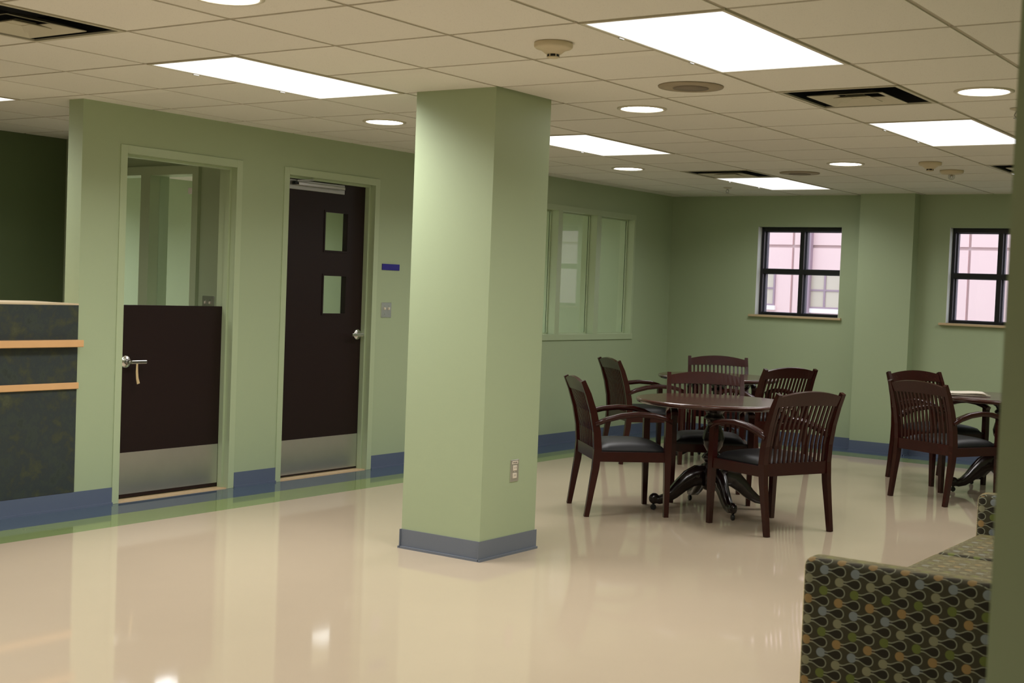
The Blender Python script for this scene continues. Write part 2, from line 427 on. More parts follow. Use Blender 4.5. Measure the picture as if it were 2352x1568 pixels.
for j in jr:
    x = j * T
    if -5.95 < x < RW: link('grid_bar', unit, ceil, (x, (YMIN + BW) / 2, H + .0125)).scale = (GW, BW - YMIN, .015)
for i in ir:
    y = i * T
    if YMIN < y < BW: link('grid_bar', unit, ceil, ((-5.95 + RW) / 2, y, H + .0125)).scale = (RW + 5.95, GW, .015)
tunit = B().box(-.5, .5, -.5, .5, -.5, .5).mesh('ceiling_tile', 'ceiling_tile')
cells = []
def hole(x, y): return (-1.735 < x < -1.225 and 1.20 < y < 1.705)
for (x0, x1, y0, y1) in rooms:
    for j in range(math.floor(x0 / T), math.ceil(x1 / T)):
        for i in range(math.floor(y0 / T), math.ceil(y1 / T)):
            if (j, i) in skip: continue
            a, b_ = max(j * T + GW / 2, x0), min((j + 1) * T - GW / 2, x1)
            c, d = max(i * T + GW / 2, y0), min((i + 1) * T - GW / 2, y1)
            if b_ - a < .012 or d - c < .012: continue
            cells.append((a, b_, c, d))
f = scene.camera.matrix_world.to_3x3() @ Vector((0, 0, -1)); r = scene.camera.matrix_world.to_3x3() @ Vector((1, 0, 0))
def inview(c):
    p = Vector(((c[0] + c[1]) / 2, (c[2] + c[3]) / 2, H)) - Vector(CAM)
    z = p.dot(f)
    return z > 3.4 and abs(p.dot(r) / z) < 0.50 and (c[0] > LW - .01 or (c[2] > -3 and c[2] < 2.2))
near = sorted([c for c in cells if inview(c)], key=lambda c: (c[0] - CAM[0]) ** 2 + (c[2] - CAM[1]) ** 2)[:295]
ns = set(near)
for (a, b_, c, d) in near:
    link('ceiling_tile', tunit, ceil, ((a + b_) / 2, (c + d) / 2, H + .012)).scale = (b_ - a, d - c, .022)
rest = B()
for c in cells:
    if c not in ns: rest.box(c[0], c[1], c[2], c[3], H + .001, H + .023)
ro = rest.obj('tile_field', 'ceiling_tile', ceil); ro['kind'] = 'stuff'

# ------------------------------------------------------------------ ceiling fixtures
def panel(j, i, label, group=None, power=1.0, tint=WARM):
    x0, x1, y0, y1 = j * T, (j + 1) * T, i * T, (i + 2) * T
    e = empty('ceiling_light', label, 'ceiling light', ((x0 + x1) / 2, (y0 + y1) / 2, H), 0, group)
    w, l = T / 2 - .004, T - .004
    b = B(); fw = .016
    b.box(-w, w, -l, -l + fw, -.003, .02); b.box(-w, w, l - fw, l, -.003, .02)
    b.box(-w, -w + fw, -l + fw, l - fw, -.003, .02); b.box(w - fw, w, -l + fw, l - fw, -.003, .02)
    b.obj('frame', 'white_metal', e)
    B().box(-w + fw, w - fw, -l + fw, l - fw, .0, .006).obj('lens', 'panel_glow', e)
    B().box(-w, w, -l, l, .021, .028).obj('housing', 'white_metal', e)
    ld = bpy.data.lights.new('tube_light', 'AREA'); ld.shape = 'RECTANGLE'; ld.size = T - .05; ld.size_y = 2 * T - .05
    ld.energy = PANEL_WATTS * power; ld.color = tint; ld.spread = PANEL_SPREAD
    link('tube_light', ld, e, (0, 0, -.004))
    for yy in (-l * .5, l * .5):
        B().box(-w + .002, -w + .012, yy - .018, yy + .018, -.009, -.003, .001, 1).obj('latch', 'chrome', e)
near_of = {(-4, 0): 'long bright ceiling panel in front of the column, above the half door', (0, 0): 'large bright ceiling panel between the smoke detector and the entrance',
           (-4, 5): 'bright ceiling panel partly hidden behind the column', (0, 5): 'bright ceiling panel just beyond the square air diffuser', (-4, 10): 'bright ceiling panel over the far table by the corner',
           (0, 10): 'bright ceiling panel at the far window, mostly behind the wall end', (-8, -1): 'bright ceiling panel above the reception counter', (-4, -5): 'ceiling panel over the open floor before the counter',
           (0, -5): 'ceiling panel over the entrance end of the room', (-12, 5): 'ceiling panel in the back office near the partition', (-12, 10): 'ceiling panel in the back office near the end wall', (-9, 5): 'unseen ceiling panel added to brighten the back office behind the brown door', (-9, 10): 'unseen ceiling panel added to brighten the back office behind the interior window', (0, -10): 'unseen ceiling panel added behind the viewpoint to brighten the near wall end'}  # unseen fill panels at the end, added to brighten glass panes and near wall end
POWER = {(-4, 0): 1.2, (0, 0): 1.1, (-4, -5): 1.15, (0, -5): 1.0, (-4, 5): .8, (0, 5): .8, (-4, 10): .5, (0, 10): .5, (-12, 5): 1.5, (-9, 5): 1.6, (-12, 10): .5, (-9, 10): .35, (0, -10): 1.2, (-8, -1): .7}   # output set per panel to balance brightness through the room
for j, i in panels: panel(j, i, near_of[(j, i)], power=POWER.get((j, i), 1.0), tint=(0.97, 0.97, 1.12) if j < -8 else WARM)

def downlight(x, y, label):
    e = empty('downlight', label, 'ceiling light', (x, y, H))
    B().lathe([(.136, .002), (.136, -.003), (.128, -.007), (.116, -.006), (.114, -.002), (.114, .002)], 40, cap=False).obj('trim_ring', 'white_metal', e)
    B().lathe([(.1145, -.0005), (.1145, .0005)], 40).obj('lens', 'downlight_glow', e)
for x, y, l in [(-.914, -.914, 'round downlight at the open floor nearest the entrance'), (-2.743, 2.134, 'round downlight between the brown door and the column'),
                (-.914, 2.134, 'round downlight beside the ceiling speaker by the column'), (-2.743, 5.182, 'round downlight near the interior window'),
                (-.914, 5.182, 'round downlight near the far ceiling speaker'), (.914, 2.134, 'round downlight beside the square air diffuser'),
                (.914, 5.182, 'round downlight behind the near wall end'), (-2.743, -.914, 'round downlight in front of the reception counter')]:
    downlight(x, y, l)

def diffuser(j, i, label):
    cx, cy = (j + .5) * T, (i + .5) * T
    e = empty('air_diffuser', label, 'air vent', (cx, cy, H))
    w = T / 2 - .004
    b = B(); fw = .020
    b.box(-w, w, -w, -w + fw, -.002, .006); b.box(-w, w, w - fw, w, -.002, .006)
    b.box(-w, -w + fw, -w + fw, w - fw, -.002, .006); b.box(w - fw, w, -w + fw, w - fw, -.002, .006)
    b.obj('frame', 'vent_metal', e)
    # square throat going up into a dark duct
    q = w - fw
    t = B(); t.box(-q, q, -q, q, .100, .104)
    t.box(-q, -q + .003, -q, q, .006, .100); t.box(q - .003, q, -q, q, .006, .100); t.box(-q, q, -q, -q + .003, .006, .100); t.box(-q, q, q - .003, q, .006, .100)
    t.obj('duct', 'black', e)
    def cone(r0, z0, r1, z1):
        bb = B().bm
        o = B(); o.bm = bb
        th = .003
        ring = []
        for rr, zz in ((r0, z0), (r1, z1), (r1, z1 + th), (r0, z0 + th)):
            ring.append([bb.verts.new((sx * rr, sy * rr, zz)) for sx, sy in ((-1, -1), (1, -1), (1, 1), (-1, 1))])
        for a, c in zip(ring, ring[1:] + ring[:1]):
            for k in range(4): bb.faces.new((a[k], a[(k + 1) % 4], c[(k + 1) % 4], c[k]))
        return o
    for r0, r1, zb, zt_ in ((.190, .105, -.012, .016), (.092, .045, -.012, .004)):
        cone(r0, zb, r1, zt_).obj('louvre', 'vent_metal', e)
    B().box(-.048, .048, -.048, .048, .006, .009, .001, 1).obj('center_plate', 'vent_metal', e)
diffuser(0, 3, 'square louvred air diffuser between two bright panels')
diffuser(-4, 9, 'square louvred air diffuser touching the bright panel by the far corner')
diffuser(0, 9, 'square louvred air diffuser at the near wall end')
diffuser(-4, -2, 'square louvred air diffuser nearest the reception counter')

def speaker(x, y, label):
    e = empty('ceiling_speaker', label, 'speaker', (x, y, H))
    B().lathe([(.158, .0), (.156, -.006), (.10, -.010), (.098, -.009)], 40).obj('rim', 'speaker_rim', e)
    B().lathe([(.086, -.0095), (.086, -.0115), (.0, -.0118)], 40, cap=False).obj('grille', 'speaker_mesh', e)
speaker(-.305, 1.524, 'round ceiling speaker next to the large bright panel')
speaker(-1.524, 5.79, 'round ceiling speaker near the far bright panel')

def smoke(x, y, label):
    e = empty('smoke_detector', label, 'smoke detector', (x, y, H))
    B().lathe([(.078, 0), (.080, -.006), (.079, -.018), (.072, -.024), (.058, -.026), (.046, -.034), (.034, -.044), (.026, -.047)], 32).obj('base', 'cream_plastic', e)
    B().lathe([(.024, -.046), (.024, -.056)], 24).obj('sensor', 'black', e)
    for k in range(6):
        a = k * math.pi / 3
        B().box(-.002, .002, .022, .026, -.057, -.046).xform(Matrix.Rotation(a, 4, 'Z')).obj('rib', 'cream_plastic', e)
    B().lathe([(.023, -.056), (.026, -.058), (.020, -.062), (.0, -.063)], 24, cap=False).obj('cap', 'cream_plastic', e)
smoke(-.305, .305, 'cream smoke detector beside the large bright panel')
smoke(-.305, 5.22, 'cream smoke detector beside the glass-domed ceiling sensor')
e = empty('ceiling_sensor', 'ceiling sensor with a glass dome next to the far smoke detector', 'sensor', (-.335, 5.83, H))
B().lathe([(.086, 0), (.086, -.012), (.074, -.026), (.04, -.030)], 32).obj('base', 'cream_plastic', e)
B().ball((0, 0, -.044), .026).obj('dome', 'clear_bulb', e)
B().ball((0, 0, -.042), .012).obj('core', 'chrome', e)
def sprinkler(x, y, label):
    e = empty('sprinkler_head', label, 'sprinkler', (x, y, H))
    B().lathe([(.038, 0), (.036, -.006), (.016, -.012), (.012, -.013)], 24).obj('escutcheon', 'white_metal', e)
    b = B().tube([(0, 0, -.010), (0, 0, -.024)], .008)
    b.tube([(.008, 0, -.02), (.014, 0, -.034), (.004, 0, -.048)], .003, 8); b.tube([(-.008, 0, -.02), (-.014, 0, -.034), (-.004, 0, -.048)], .003, 8)
    b.obj('body', 'aluminium', e)
    B().lathe([(.018, -.048), (.018, -.051)], 20).obj('deflector', 'aluminium', e)
sprinkler(-2.74, 7.02, 'small sprinkler head by the far corner panel')
sprinkler(.914, 2.74, 'small sprinkler head next to a downlight by the wall end')

# ------------------------------------------------------------------ doors
def door_frame(parent, y0, y1, zt):
    fx, bxx = LW + .006, LW - .155
    b = B(); fw = .05
    for (a, c) in ((y0 - fw, y0), (y1, y1 + fw)): b.box(LW - .002, fx, a, c, 0, zt + fw, .001, 1)
    b.box(LW - .002, fx, y0, y1, zt, zt + fw, .001, 1)
    # jamb lining and stop
    b.box(bxx, LW - .002, y0 - .032, y0, 0, zt); b.box(bxx, LW - .002, y1, y1 + .032, 0, zt); b.box(bxx, LW - .002, y0 - .032, y1 + .032, zt, zt + .032)
    sx0, sx1, st = LW - .082, LW - .044, .016
    b.box(sx0, sx1, y0, y0 + st, 0, zt); b.box(sx0, sx1, y1 - st, y1, 0, zt); b.box(sx0, sx1, y0 + st, y1 - st, zt - st, zt)
    b.box(bxx, bxx + .006, y0 - .08, y0 - .03, 0, zt + fw); b.box(bxx, bxx + .006, y1 + .03, y1 + .08, 0, zt + fw)
    return b.obj('door_frame', 'green_enamel', parent)
def lever(parent, y, z, x, dirn):
    hd = B().lathe([(.040, 0), (.040, .006), (.034, .011), (.022, .013), (.018, .016)], 28, axis='x').obj('rose', 'chrome', parent, loc=(x, y, z))
    b = B().tube([(0, 0, 0), (.052, 0, 0)], .011, 14)
    b.box(.042, .056, min(0, dirn * .118), max(0, dirn * .118), -.011, .011, .004, 2)
    return b.obj('lever_handle', 'chrome', parent, loc=(x + .010, y, z))
DX = LW - .083          # face of the door leaves, behind the stops
d1 = empty('door_1', 'open-topped dark brown half door with steel kick plate', 'door', (0, 0, 0), kind='structure')
door_frame(d1, D1[0], D1[1], DH)
B().box(DX - .045, DX, D1[0] + .003, D1[1] - .003, .012, 1.203, .002, 1).obj('lower_leaf', 'door_brown', d1)
B().box(DX, DX + .002, D1[0] + .02, D1[1] - .02, .034, .292).obj('kick_plate', 'steel', d1)
lever(d1, 1.128, .855, DX, 1)
B().box(LW - .15, LW - .01, D1[0], D1[1], 0, .006).obj('threshold', 'sill', d1)
tag(B().bar([(0, 0), (.0, -.05), (.004, -.09), (.014, -.125)], .003, [.012, .016, .018, .022]).obj('strap', 'tan_strap', None, loc=(DX + .062, 1.170, .846)),
    'short tan strap hanging from the half door lever', 'strap')

d2 = empty('door_2', 'closed dark brown door with two small glass panes', 'door', (0, 0, 0), kind='structure')
door_frame(d2, D2[0], D2[1], DH)
y0, y1 = D2[0] + .003, D2[1] - .003
pa, pb = 2.885, 3.125; za, zb, zc, zd = 1.163, 1.438, 1.618, 1.895
leaf = B()
for bb in [(y0, pa, .012, DH - .004), (pb, y1, .012, DH - .004), (pa, pb, .012, za), (pa, pb, zb, zc), (pa, pb, zd, DH - .004)]:
    leaf.box(DX - .045, DX, bb[0], bb[1], bb[2], bb[3])
leaf.obj('leaf', 'door_brown', d2)
for z0, z1 in ((za, zb), (zc, zd)):
    B().box(DX - .026, DX - .020, pa, pb, z0, z1).obj('pane', 'interior_glass', d2)
    b = B(); k = .012
    b.box(DX, DX + .004, pa - k, pa + .002, z0 - k, z1 + k); b.box(DX, DX + .004, pb - .002, pb + k, z0 - k, z1 + k)
    b.box(DX, DX + .004, pa, pb, z0 - k, z0 + .002); b.box(DX, DX + .004, pa, pb, z1 - .002, z1 + k)
    b.obj('pane_bead', 'door_brown', d2)
B().box(DX, DX + .002, D2[0] + .02, D2[1] - .02, .022, .268).obj('kick_plate', 'steel', d2)
lever(d2, 3.268, 1.010, DX, -1)
B().box(LW - .15, LW - .01, D2[0], D2[1], 0, .006).obj('threshold', 'sill', d2)
cl = B().box(DX, DX + .012, 2.45, 3.07, 2.030, 2.098, .002, 1).obj('door_closer', 'aluminium', d2)
b = B().box(DX + .012, DX + .040, 2.56, 3.045, 2.058, 2.082, .004, 2); b.obj('closer_body', 'chrome', cl)
B().lathe([(.013, 0), (.013, .034)], 20, axis='x').obj('closer_spindle', 'black', cl, loc=(DX + .01, 2.535, 2.072))
B().bar([(2.535, 2.088), (2.66, 2.100), (2.70, 2.104)], .012, .008, DX + .045).obj('closer_arm', 'aluminium', cl)

# ------------------------------------------------------------------ glazed openings
w3 = empty('window_3', 'three-light interior window with green frame in the long wall', 'window', kind='structure')
fx, bxx = LW + .006, LW - .155; y0, y1 = W3; z0, z1 = W3Z; fw = .048
b = B()
b.box(LW - .002, fx, y0 - fw, y0, z0 - .055, z1 + fw); b.box(LW - .002, fx, y1, y1 + .03, z0 - .055, z1 + fw)
b.box(LW - .002, fx, y0, y1, z1, z1 + fw)
b.box(bxx, LW - .002, y0 - .03, y0, z0, z1); b.box(bxx, LW - .002, y1, y1 + .03, z0, z1); b.box(bxx, LW - .002, y0 - .03, y1 + .03, z1, z1 + .03)
b.obj('window_frame', 'green_enamel', w3)
B().box(bxx, LW + .012, y0 - fw, y1 + .034, z0 - .055, z0, .002, 1).obj('window_sill', 'green_enamel', w3)
mull = [(5.840, 5.912), (6.508, 6.590)]
for a, c in mull: B().box(bxx, fx, a, c, z0, z1, .001, 1).obj('mullion', 'green_enamel', w3)
edges = [y0, mull[0][0], mull[0][1], mull[1][0], mull[1][1], y1]
for a, c in ((edges[0], edges[1]), (edges[2], edges[3]), (edges[4], edges[5])):
    B().box(LW - .088, LW - .082, a, c, z0, z1).obj('pane', 'interior_glass', w3)
    for xx in (LW - .098, LW - .080):
        bb = B(); k = .012
        bb.box(xx, xx + .010, a, a + k, z0, z1); bb.box(xx, xx + .010, c - k, c, z0, z1); bb.box(xx, xx + .010, a + k, c - k, z1 - k, z1); bb.box(xx, xx + .010, a + k, c - k, z0, z0 + k)
        bb.obj('glazing_bead', 'green_enamel', w3)

w4 = empty('window_4', 'two-light green framed window in the partition behind the half door', 'window', kind='structure')
b = B(); ya, yb = 2.17, 2.345; zt, zs = 2.11, .95
b.box(-5.68, -5.62, ya, yb, zs - .05, zt + .06); b.box(-4.51, -4.45, ya, yb, zs - .05, zt + .06); b.box(-5.62, -4.51, ya, yb, zt, zt + .06); b.box(-5.62, -4.51, ya, yb, zs - .05, zs)
b.obj('window_frame', 'green_enamel', w4)
B().box(-5.05, -4.95, ya, yb, zs, zt).obj('mullion', 'green_enamel', w4)
for a, c in PW: B().box(a, c, 2.255, 2.261, zs, zt).obj('pane', 'interior_glass', w4)

for n, (a, c) in enumerate(WIN):
    w = empty('window_%d' % (n + 1), ['black framed four-light window nearest the room corner', 'black framed four-light window beyond the pilaster'][n], 'window', kind='structure')
    z0, z1 = WZ; ya, yb = BW + .085, BW + .135; k = .042
    b = B(); b.box(a, a + .03, ya, yb, z0, z1); b.box(c - .03, c, ya, yb, z0, z1); b.box(a + .03, c - .03, ya, yb, z1 - k, z1); b.box(a + .03, c - .03, ya, yb, z0, z0 + .024)
    b.obj('window_frame', 'window_black', w)
    mx = (a + c) / 2; mz = (z0 + z1) / 2 - .002
    B().box(mx - .021, mx + .021, ya, yb, z0 + .024, z1 - k).obj('mullion', 'window_black', w)
    B().box(a + .03, mx - .021, ya, yb, mz - .022, mz + .022).obj('transom', 'window_black', w)
    B().box(mx + .021, c - .03, ya, yb, mz - .022, mz + .022).obj('transom', 'window_black', w)
    for (p, q) in ((a + .03, mx - .021), (mx + .021, c - .03)):
        for (s, t) in ((z0 + .024, mz - .022), (mz + .022, z1 - k)):
            sh = B(); v = .012
            sh.box(p, p + v, yb, yb + .05, s, t); sh.box(q - v, q, yb, yb + .05, s, t); sh.box(p + v, q - v, yb, yb + .05, s, s + .006); sh.box(p + v, q - v, yb, yb + .05, t - .006, t)
            sh.obj('sash', 'window_grey', w)
            B().box(p, q, yb + .018, yb + .022, s, t).obj('pane', 'window_glass', w)
    for xx in ((a, a + .003), (c - .003, c)): B().box(xx[0], xx[1], BW + .001, ya, z0 + .001, z1 - .001).obj('reveal', 'white_paint', w)
    B().box(a - .055, c + .035, BW - .035, ya, z0 - .022, z0, .003, 2).obj('window_sill', 'sill', w)

# ------------------------------------------------------------------ wall plates
s = tag(B().box(0, .006, -.1015, .1015, -.023, .023, .001, 1).obj('wall_sign', 'blue_plastic', None, loc=(LW, 3.531, 1.521)), 'small plain blue sign on the wall by the brown door', 'sign')
def switchplate(loc, rot, label):
    e = empty('light_switch', label, 'switch', loc, rot)
    B().box(0, .005, -.058, .058, -.057, .057, .002, 1).obj('plate', 'steel', e)
    for yy in (-.024, .024):
        B().box(.004, .016, yy - .006, yy + .006, .002, .020, .002, 1).obj('toggle', 'white_plastic', e)
        for zz in (-.030, .030): B().lathe([(.003, 0), (.003, .002)], 10, axis='x').obj('screw', 'chrome', e, loc=(.005, yy, zz))
switchplate((LW, 3.495, 1.197), 0, 'steel two-gang light switch below the blue sign')
switchplate((-4.345, 2.2, 1.205), -math.pi / 2, 'steel two-gang light switch just above the half door')
e = empty('wall_outlet', 'steel duplex outlet low on the free column', 'outlet', (-1.225, 1.487, .441))
B().box(0, .005, -.037, .037, -.058, .058, .002, 1).obj('plate', 'steel', e)
for zz in (-.026, .014):
    r_ = B().box(.004, .008, -.017, .017, zz - .014, zz + .014, .003, 2).obj('receptacle', 'white_plastic', e)
    for yy in (-.006, .006): B().box(.008, .0085, yy - .001, yy + .001, zz - .003, zz + .007).obj('slot', 'ink', r_)
lb = B().box(.005, .0058, -.026, .026, .036, .051).obj('label_strip', 'white_plastic', e)
for k in range(5): B().box(.0058, .0061, -.018 + k * .008, -.013 + k * .008, .040, .046).obj('mark', 'ink', lb)
B().lathe([(.003, 0), (.003, .002)], 10, axis='x').obj('screw', 'chrome', e, loc=(.005, 0, -.006))

cd_ = tag(B().box(-.043, .043, -.003, 0, -.022, .022, .0008, 1).obj('pane_reflection', 'facade_white', None, loc=(-4.60, 2.255, 2.0)), 'small white card imitating a light reflection on the partition glass behind the half door', 'patch')  # white plate stands in for a bright light reflection in the pane

# ------------------------------------------------------------------ reception counter
ct = empty('reception_counter', 'reception counter faced in dark slate laminate with maple rails', 'counter', (LW, -1.04, 0))
yc0, yc1 = -2.8 + 1.04 + .002, WEND + 1.04 - .002
B().box(-.42, .0, yc0, yc1, .0, 1.195).obj('body', 'beige_laminate', ct)
for z0, z1 in ((.104, .711), (.749, .958), (.999, 1.200)): B().box(0, .006, yc0, yc1, z0, z1).obj('front_panel', 'slate_laminate', ct)
B().box(0, .022, yc0, yc1 + .004, .711, .749, .003, 1).obj('lower_rail', 'maple', ct)
B().box(0, .062, yc0, yc1 + .002, .958, .999, .003, 1).obj('upper_rail', 'maple', ct)
B().box(-.44, .007, yc0, yc1, 1.200, 1.210).obj('counter_top', 'beige_laminate', ct)

# ------------------------------------------------------------------ chairs
def chair_proto():
    e = link('armchair', None)
    post = [(-.258, 0), (-.235, .15), (-.212, .30), (-.203, .42), (-.212, .53), (-.238, .65), (-.275, .76), (-.312, .842)]
    pd = [.030, .036, .044, .048, .046, .042, .036, .028]
    for sx in (-1, 1):
        B().bar(post, [.028, .030, .034, .036, .034, .032, .030, .028], pd, sx * .257).obj('rear_leg', 'cherry', e)
        B().bar([(.252, 0), (.250, .2), (.247, .4), (.244, .606)], [.028, .034, .038, .038], [.030, .036, .042, .040], sx * .257).obj('front_leg', 'cherry', e)
        B().bar([(-.225, .575), (-.15, .606), (-.06, .630), (.05, .642), (.15, .636), (.22, .620), (.268, .598)], .042, [.026, .030, .032, .032, .032, .030, .028], sx * .257, True).obj('arm', 'cherry', e)
    fr = B()
    for sx in (-1, 1): fr.box(sx * .257 - .013, sx * .257 + .013, -.19, .235, .345, .405)
    fr.box(-.245, .245, .225, .250, .345, .405); fr.box(-.245, .245, -.222, -.196, .350, .425)
    fr.obj('seat_frame', 'cherry', e)
    # crest rail: arched
    cr = bmesh.new(); n = 16; rings = []
    for k in range(n + 1):
        x = -.243 + .486 * k / n; q = 1 - (x / .243) ** 2
        zt, zb = .828 + .030 * q, .762 + .008 * q
        yt, ybm = -.305 - .014 * q, -.277 - .012 * q
        rings.append([cr.verts.new(p) for p in ((x, ybm - .011, zb), (x, ybm + .011, zb + .004), (x, yt + .010, zt), (x, yt - .012, zt - .004))])
    for a, c in zip(rings, rings[1:]):
        for k in range(4): cr.faces.new((a[k], a[(k + 1) % 4], c[(k + 1) % 4], c[k]))
    cr.faces.new(rings[0]); cr.faces.new(list(reversed(rings[-1])))
    o = B(); o.bm.free(); o.bm = cr; o.obj('crest_rail', 'cherry', e)
    sl = B().bar([(-.208, .415), (-.216, .53), (-.240, .65), (-.284, .775)], .0155, .010).mesh('slat', 'cherry')
    for k in range(13): link('slat', sl, e, (-.216 + .036 * k, -.008 * (1 - ((k - 6) / 6.0) ** 2), 0))
    # cushion with a domed top
    cu = bmesh.new(); nx_, ny_ = 14, 12; grid = []
    X0, X1, Y0, Y1 = -.238, .238, -.192, .256
    def prof(t): return (1 - abs(2 * t - 1) ** 6) ** .5
    g = [[cu.verts.new((X0 + (X1 - X0) * i / nx_, Y0 + (Y1 - Y0) * j / ny_, .412 + .040 * prof(i / nx_) * prof(j / ny_) + .018 * (1 - (2 * i / nx_ - 1) ** 2) * (1 - (2 * j / ny_ - 1) ** 2))) for j in range(ny_ + 1)] for i in range(nx_ + 1)]
    h = [[cu.verts.new((v.co.x, v.co.y, .400)) for v in row] for row in g]
    for i in range(nx_):
        for j in range(ny_):
            cu.faces.new((g[i][j], g[i + 1][j], g[i + 1][j + 1], g[i][j + 1])).smooth = True
            cu.faces.new((h[i][j], h[i][j + 1], h[i + 1][j + 1], h[i + 1][j]))
    for i in range(nx_):
        cu.faces.new((g[i][0], h[i][0], h[i + 1][0], g[i + 1][0])); cu.faces.new((g[i][ny_], g[i + 1][ny_], h[i + 1][ny_], h[i][ny_]))
    for j in range(ny_):
        cu.faces.new((g[0][j], g[0][j + 1], h[0][j + 1], h[0][j])); cu.faces.new((g[nx_][j], h[nx_][j], h[nx_][j + 1], g[nx_][j + 1]))
    o = B(); o.bm.free(); o.bm = cu; o.obj('seat', 'black_vinyl', e)
    return e
CH = chair_proto(); _used = [False]
def chair(x, y, fx, fy, label):
    o = CH if not _used[0] else copy_tree(CH); _used[0] = True
    o.location = (x, y, 0); o.rotation_euler = (0, 0, math.atan2(-fx, fy))
    tag(o, label, 'chair', 'cherry wood armchairs at the round tables')
def from_foot(px, py, sx, sy, fx, fy):
    """centre of a chair from one foot; sx,sy: which foot (right +, front +)"""
    n = math.hypot(fx, fy); fx, fy = fx / n, fy / n
    rx, ry = fy, -fx
    return px - sx * .257 * rx - sy * .252 * fx, py - sx * .257 * ry - sy * .252 * fy, fx, fy
def C(px, py, sx, sy, fx, fy, label):
    chair(*from_foot(px, py, sx, sy, fx, fy), label)
T1, T2, T3 = (-1.13, 3.64), (-2.29, 6.08), (0.05, 6.15)
C(-1.56, 2.80, 1, -1, .72, .70, 'armchair in side view at the front table, on the column side')
C(-.448, 2.986, -1, -1, -.92, .39, 'armchair with its slatted back turned to the room, at the front table')
C(-2.702, 5.200, 1, -1, .66, .75, 'armchair in side view at the far corner table, under the interior window')
C(-.485, 5.263, -1, -1, .44, .90, 'armchair at the newspaper table, its slatted back turned to the room')
C(-.856, 6.282, 1, -1, .85, -.525, 'armchair at the newspaper table, standing against the pilaster side')
n4 = math.hypot(.54, -.84); h4 = (.54 / n4, -.84 / n4)
chair(-1.55 + .315 * h4[0], 4.33 + .315 * h4[1], *h4, 'armchair facing the room between the front table and the far corner table')
chair(-2.68 + .315 * h4[0], 6.85 + .315 * h4[1], *h4, 'armchair facing the room behind the far corner table, below the corner window')
chair(-1.47 - .315 * .90, 5.68 + .315 * .43, -.90, .43, 'armchair at the far corner table with its slatted back turned to the room')

# ------------------------------------------------------------------ round tables
def table_proto():
    e = link('round_table', None)
    R, zt = .515, .722
    B().lathe([(R - .06, zt - .034), (R - .022, zt - .032), (R - .010, zt - .028), (R - .004, zt - .020), (R, zt - .014), (R - .002, zt - .007), (R - .008, zt - .002), (R - .020, zt)], 72).obj('table_top', 'table_wood', e)
    B().lathe([(.20, zt - .050), (.20, zt - .034)], 32).obj('mounting_plate', 'cherry_dark', e)
    B().lathe([(.078, .672), (.078, .655), (.060, .645), (.052, .625), (.066, .610), (.066, .598), (.046, .588), (.042, .560), (.060, .520), (.072, .470), (.064, .425), (.044, .395), (.040, .380), (.060, .366), (.072, .345), (.060, .322), (.048, .312), (.062, .300), (.064, .15), (.050, .135), (.030, .128)], 28).obj('pedestal', 'cherry_dark', e)
    path = [(.045, .225), (.10, .228), (.155, .205), (.21, .160), (.262, .110), (.312, .076), (.36, .064), (.392, .070)]
    lg = B().bar(path, [.056, .056, .054, .050, .048, .046, .044, .042], [.132, .126, .108, .088, .070, .056, .047, .043], 0, True)
    lg.ball((0, .388, .074), .036, (.72, 1, 1.0)); lg = lg.mesh('leg', 'cherry_dark')
    cs = B().lathe([(.017, -.009), (.019, -.004), (.019, .004), (.017, .009)], 18, axis='x').tube([(0, 0, 0), (0, 0, .034)], .006, 8).mesh('caster', 'black')
    for k in range(4):
        a = math.radians(45 + 90 * k + 2)
        l = link('leg', lg, e, (0, 0, 0), a - math.pi / 2)
        link('caster', cs, l, (0, .392, .0195))
    return e
tb = table_proto()
tb.location = T1 + (0,); tag(tb, 'round dark wood pedestal table nearest the column', 'table', 'round pedestal tables')
t2 = copy_tree(tb); t2.location = T2 + (0,); tag(t2, 'round dark wood pedestal table in the far corner under the window', 'table', 'round pedestal tables')
t3 = copy_tree(tb); t3.location = T3 + (0,); tag(t3, 'round dark wood pedestal table with a newspaper on it', 'table', 'round pedestal tables')

# newspaper: folded sheets lying on the table
npz = .7225
e = empty('newspaper', 'folded newspaper lying on the round table by the wall end', 'newspaper', (-.20, 5.98, npz), math.radians(32))
def sheet(w, l, z, wob, rot):
    bm = bmesh.new(); n = 8; m_ = 6; th = .0025
    top = [[None] * (m_ + 1) for _ in range(n + 1)]; bot = [[None] * (m_ + 1) for _ in range(n + 1)]
    for i in range(n + 1):
        for j in range(m_ + 1):
            x, y = -w / 2 + w * i / n, -l / 2 + l * j / m_
            zz = z + wob * (math.sin(x * 19 + rot) + math.sin(y * 23 + 2 * rot) + 2) * .5
            top[i][j] = bm.verts.new((x, y, zz + th)); bot[i][j] = bm.verts.new((x, y, zz))
    for i in range(n):
        for j in range(m_):
            bm.faces.new((top[i][j], top[i + 1][j], top[i + 1][j + 1], top[i][j + 1])); bm.faces.new((bot[i][j], bot[i][j + 1], bot[i + 1][j + 1], bot[i + 1][j]))
    for i in range(n):
        bm.faces.new((top[i][0], bot[i][0], bot[i + 1][0], top[i + 1][0])); bm.faces.new((top[i][m_], top[i + 1][m_], bot[i + 1][m_], bot[i][m_]))
    for j in range(m_):
        bm.faces.new((top[0][j], top[0][j + 1], bot[0][j + 1], bot[0][j])); bm.faces.new((top[n][j], bot[n][j], bot[n][j + 1], top[n][j + 1]))
    o = B(); o.bm.free(); o.bm = bm
    return o.xform(Matrix.Rotation(rot, 4, 'Z'))
sheet(.32, .26, .0, .002, 0).obj('newspaper_section', 'newsprint', e, True)
sheet(.30, .25, .007, .003, .12).obj('newspaper_section', 'paper', e, True)
sheet(.29, .22, .014, .006, -.10).obj('newspaper_section', 'paper', e, True)

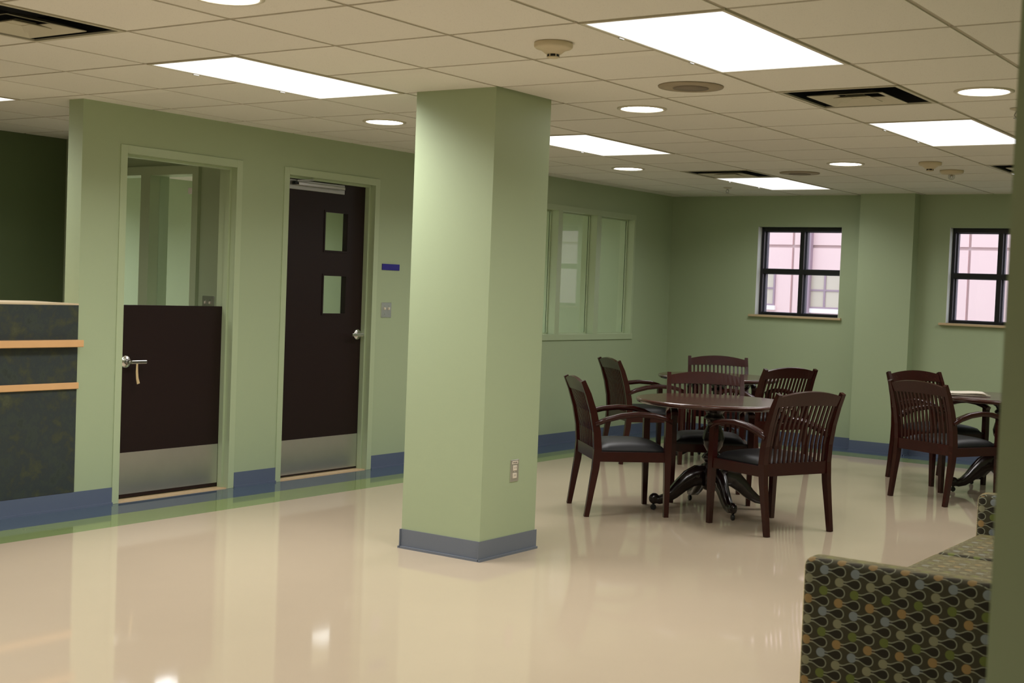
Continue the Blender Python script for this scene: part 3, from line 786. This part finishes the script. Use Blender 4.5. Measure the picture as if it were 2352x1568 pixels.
# ------------------------------------------------------------------ sofa
SX0, SX1, SY0, SY1 = 1.205, 2.02, -.535, 1.395
so = empty('sofa', 'three-seat sofa in dark green and brown bubble pattern fabric behind the wall end', 'sofa', (SX0, SY0, 0))
L_, D_ = SY1 - SY0, SX1 - SX0; AW = .105; AZ = .628
for y0 in (0, L_ - AW):
    B().box(0, D_, y0, y0 + AW, .09, AZ, .028, 4).obj('arm', 'sofa_fabric', so, True)
B().box(.03, D_ - .02, AW, L_ - AW, .10, .32, .012, 2).obj('base', 'sofa_fabric', so)
cw = (L_ - 2 * AW) / 3
for k in range(3):
    B().box(.012, .60, AW + k * cw + .002, AW + (k + 1) * cw - .002, .32, .468, .026, 4).obj('seat_cushion', 'sofa_fabric', so, True)
    B().box(.56, .70, AW + k * cw + .003, AW + (k + 1) * cw - .003, .468, .80, .035, 4).obj('back_cushion', 'sofa_fabric', so, True)
B().box(.66, D_, AW, L_ - AW, .10, .78, .025, 3).obj('backrest', 'sofa_fabric', so, True)
for x in (.06, D_ - .06):
    for y in (.06, L_ - .06): B().lathe([(.018, 0), (.026, .095)], 16).obj('foot', 'sofa_foot', so, loc=(x, y, 0))

# ------------------------------------------------------------------ outside: neighbouring building
FY = 22.0
k_ = (FY + 4.3227) / (15 + 4.3227)
fxx = lambda x: CAM[0] + (x - CAM[0]) * k_
fzz = lambda z: CAM[2] + (z - CAM[2]) * k_
bd = empty('neighbour_building', 'pale pink stucco building seen through the black windows', 'building', (0, FY, -1))
B().box(-16, 8, .02, .4, 0, 9).obj('wall', 'stucco_joint', bd)
vj = [-16, fxx(-8.1), fxx(-5.441), fxx(-2.795), fxx(-.15), fxx(2.4), 8]
hj = [0, fzz(.2) + 1, fzz(2.207) + 1, fzz(4.1) + 1, 9]
wins = [(fxx(-5.13), fxx(-4.66), fzz(1.30), fzz(1.80)), (fxx(-6.25), fxx(-5.73), fzz(1.32), fzz(1.80))]
for a, c in zip(vj, vj[1:]):
    for z0, z1 in zip(hj, hj[1:]):
        B().box(a + .025, c - .025, -.02, .02, z0 + .03, z1 - .03).obj('stucco_panel', 'stucco', bd)
for (a, c, z0, z1) in wins:
    z0 += 1; z1 += 1
    w = B(); t = .035
    for bb in ((a - t, a, z0 - t, z1 + t), (c, c + t, z0 - t, z1 + t), (a, c, z0 - t, z0), (a, c, z1, z1 + t)): w.box(bb[0], bb[1], -.06, -.02, bb[2], bb[3])
    w = w.obj('window', 'facade_trim', bd)
    mx, mz = a + (c - a) * .48, (z0 + z1) / 2
    B().box(mx - .02, mx + .02, -.055, -.02, z0, z1).obj('muntin', 'facade_trim', w); B().box(a, c, -.054, -.02, mz - .018, mz + .018).obj('muntin', 'facade_trim', w)
    for (p, q) in ((a, mx - .02), (mx + .02, c)):
        for (s_, t_) in ((z0, mz - .018), (mz + .018, z1)): B().box(p, q, -.034, -.020, s_, t_).obj('pane', 'facade_window', w)
    B().box(a - .06, c + .06, -.09, -.02, z0 - t - .09, z0 - t).obj('sill', 'facade_white', bd)
B().box(fxx(-5.196), fxx(-5.125), -.14, -.02, 0, 9).obj('downpipe', 'facade_trim', bd)
gr = tag(B().box(-20, 12, BW + .25, FY + 3, -1.05, -1.0).obj('ground', 'asphalt'), 'paved ground outside the windows', 'ground', kind='structure')
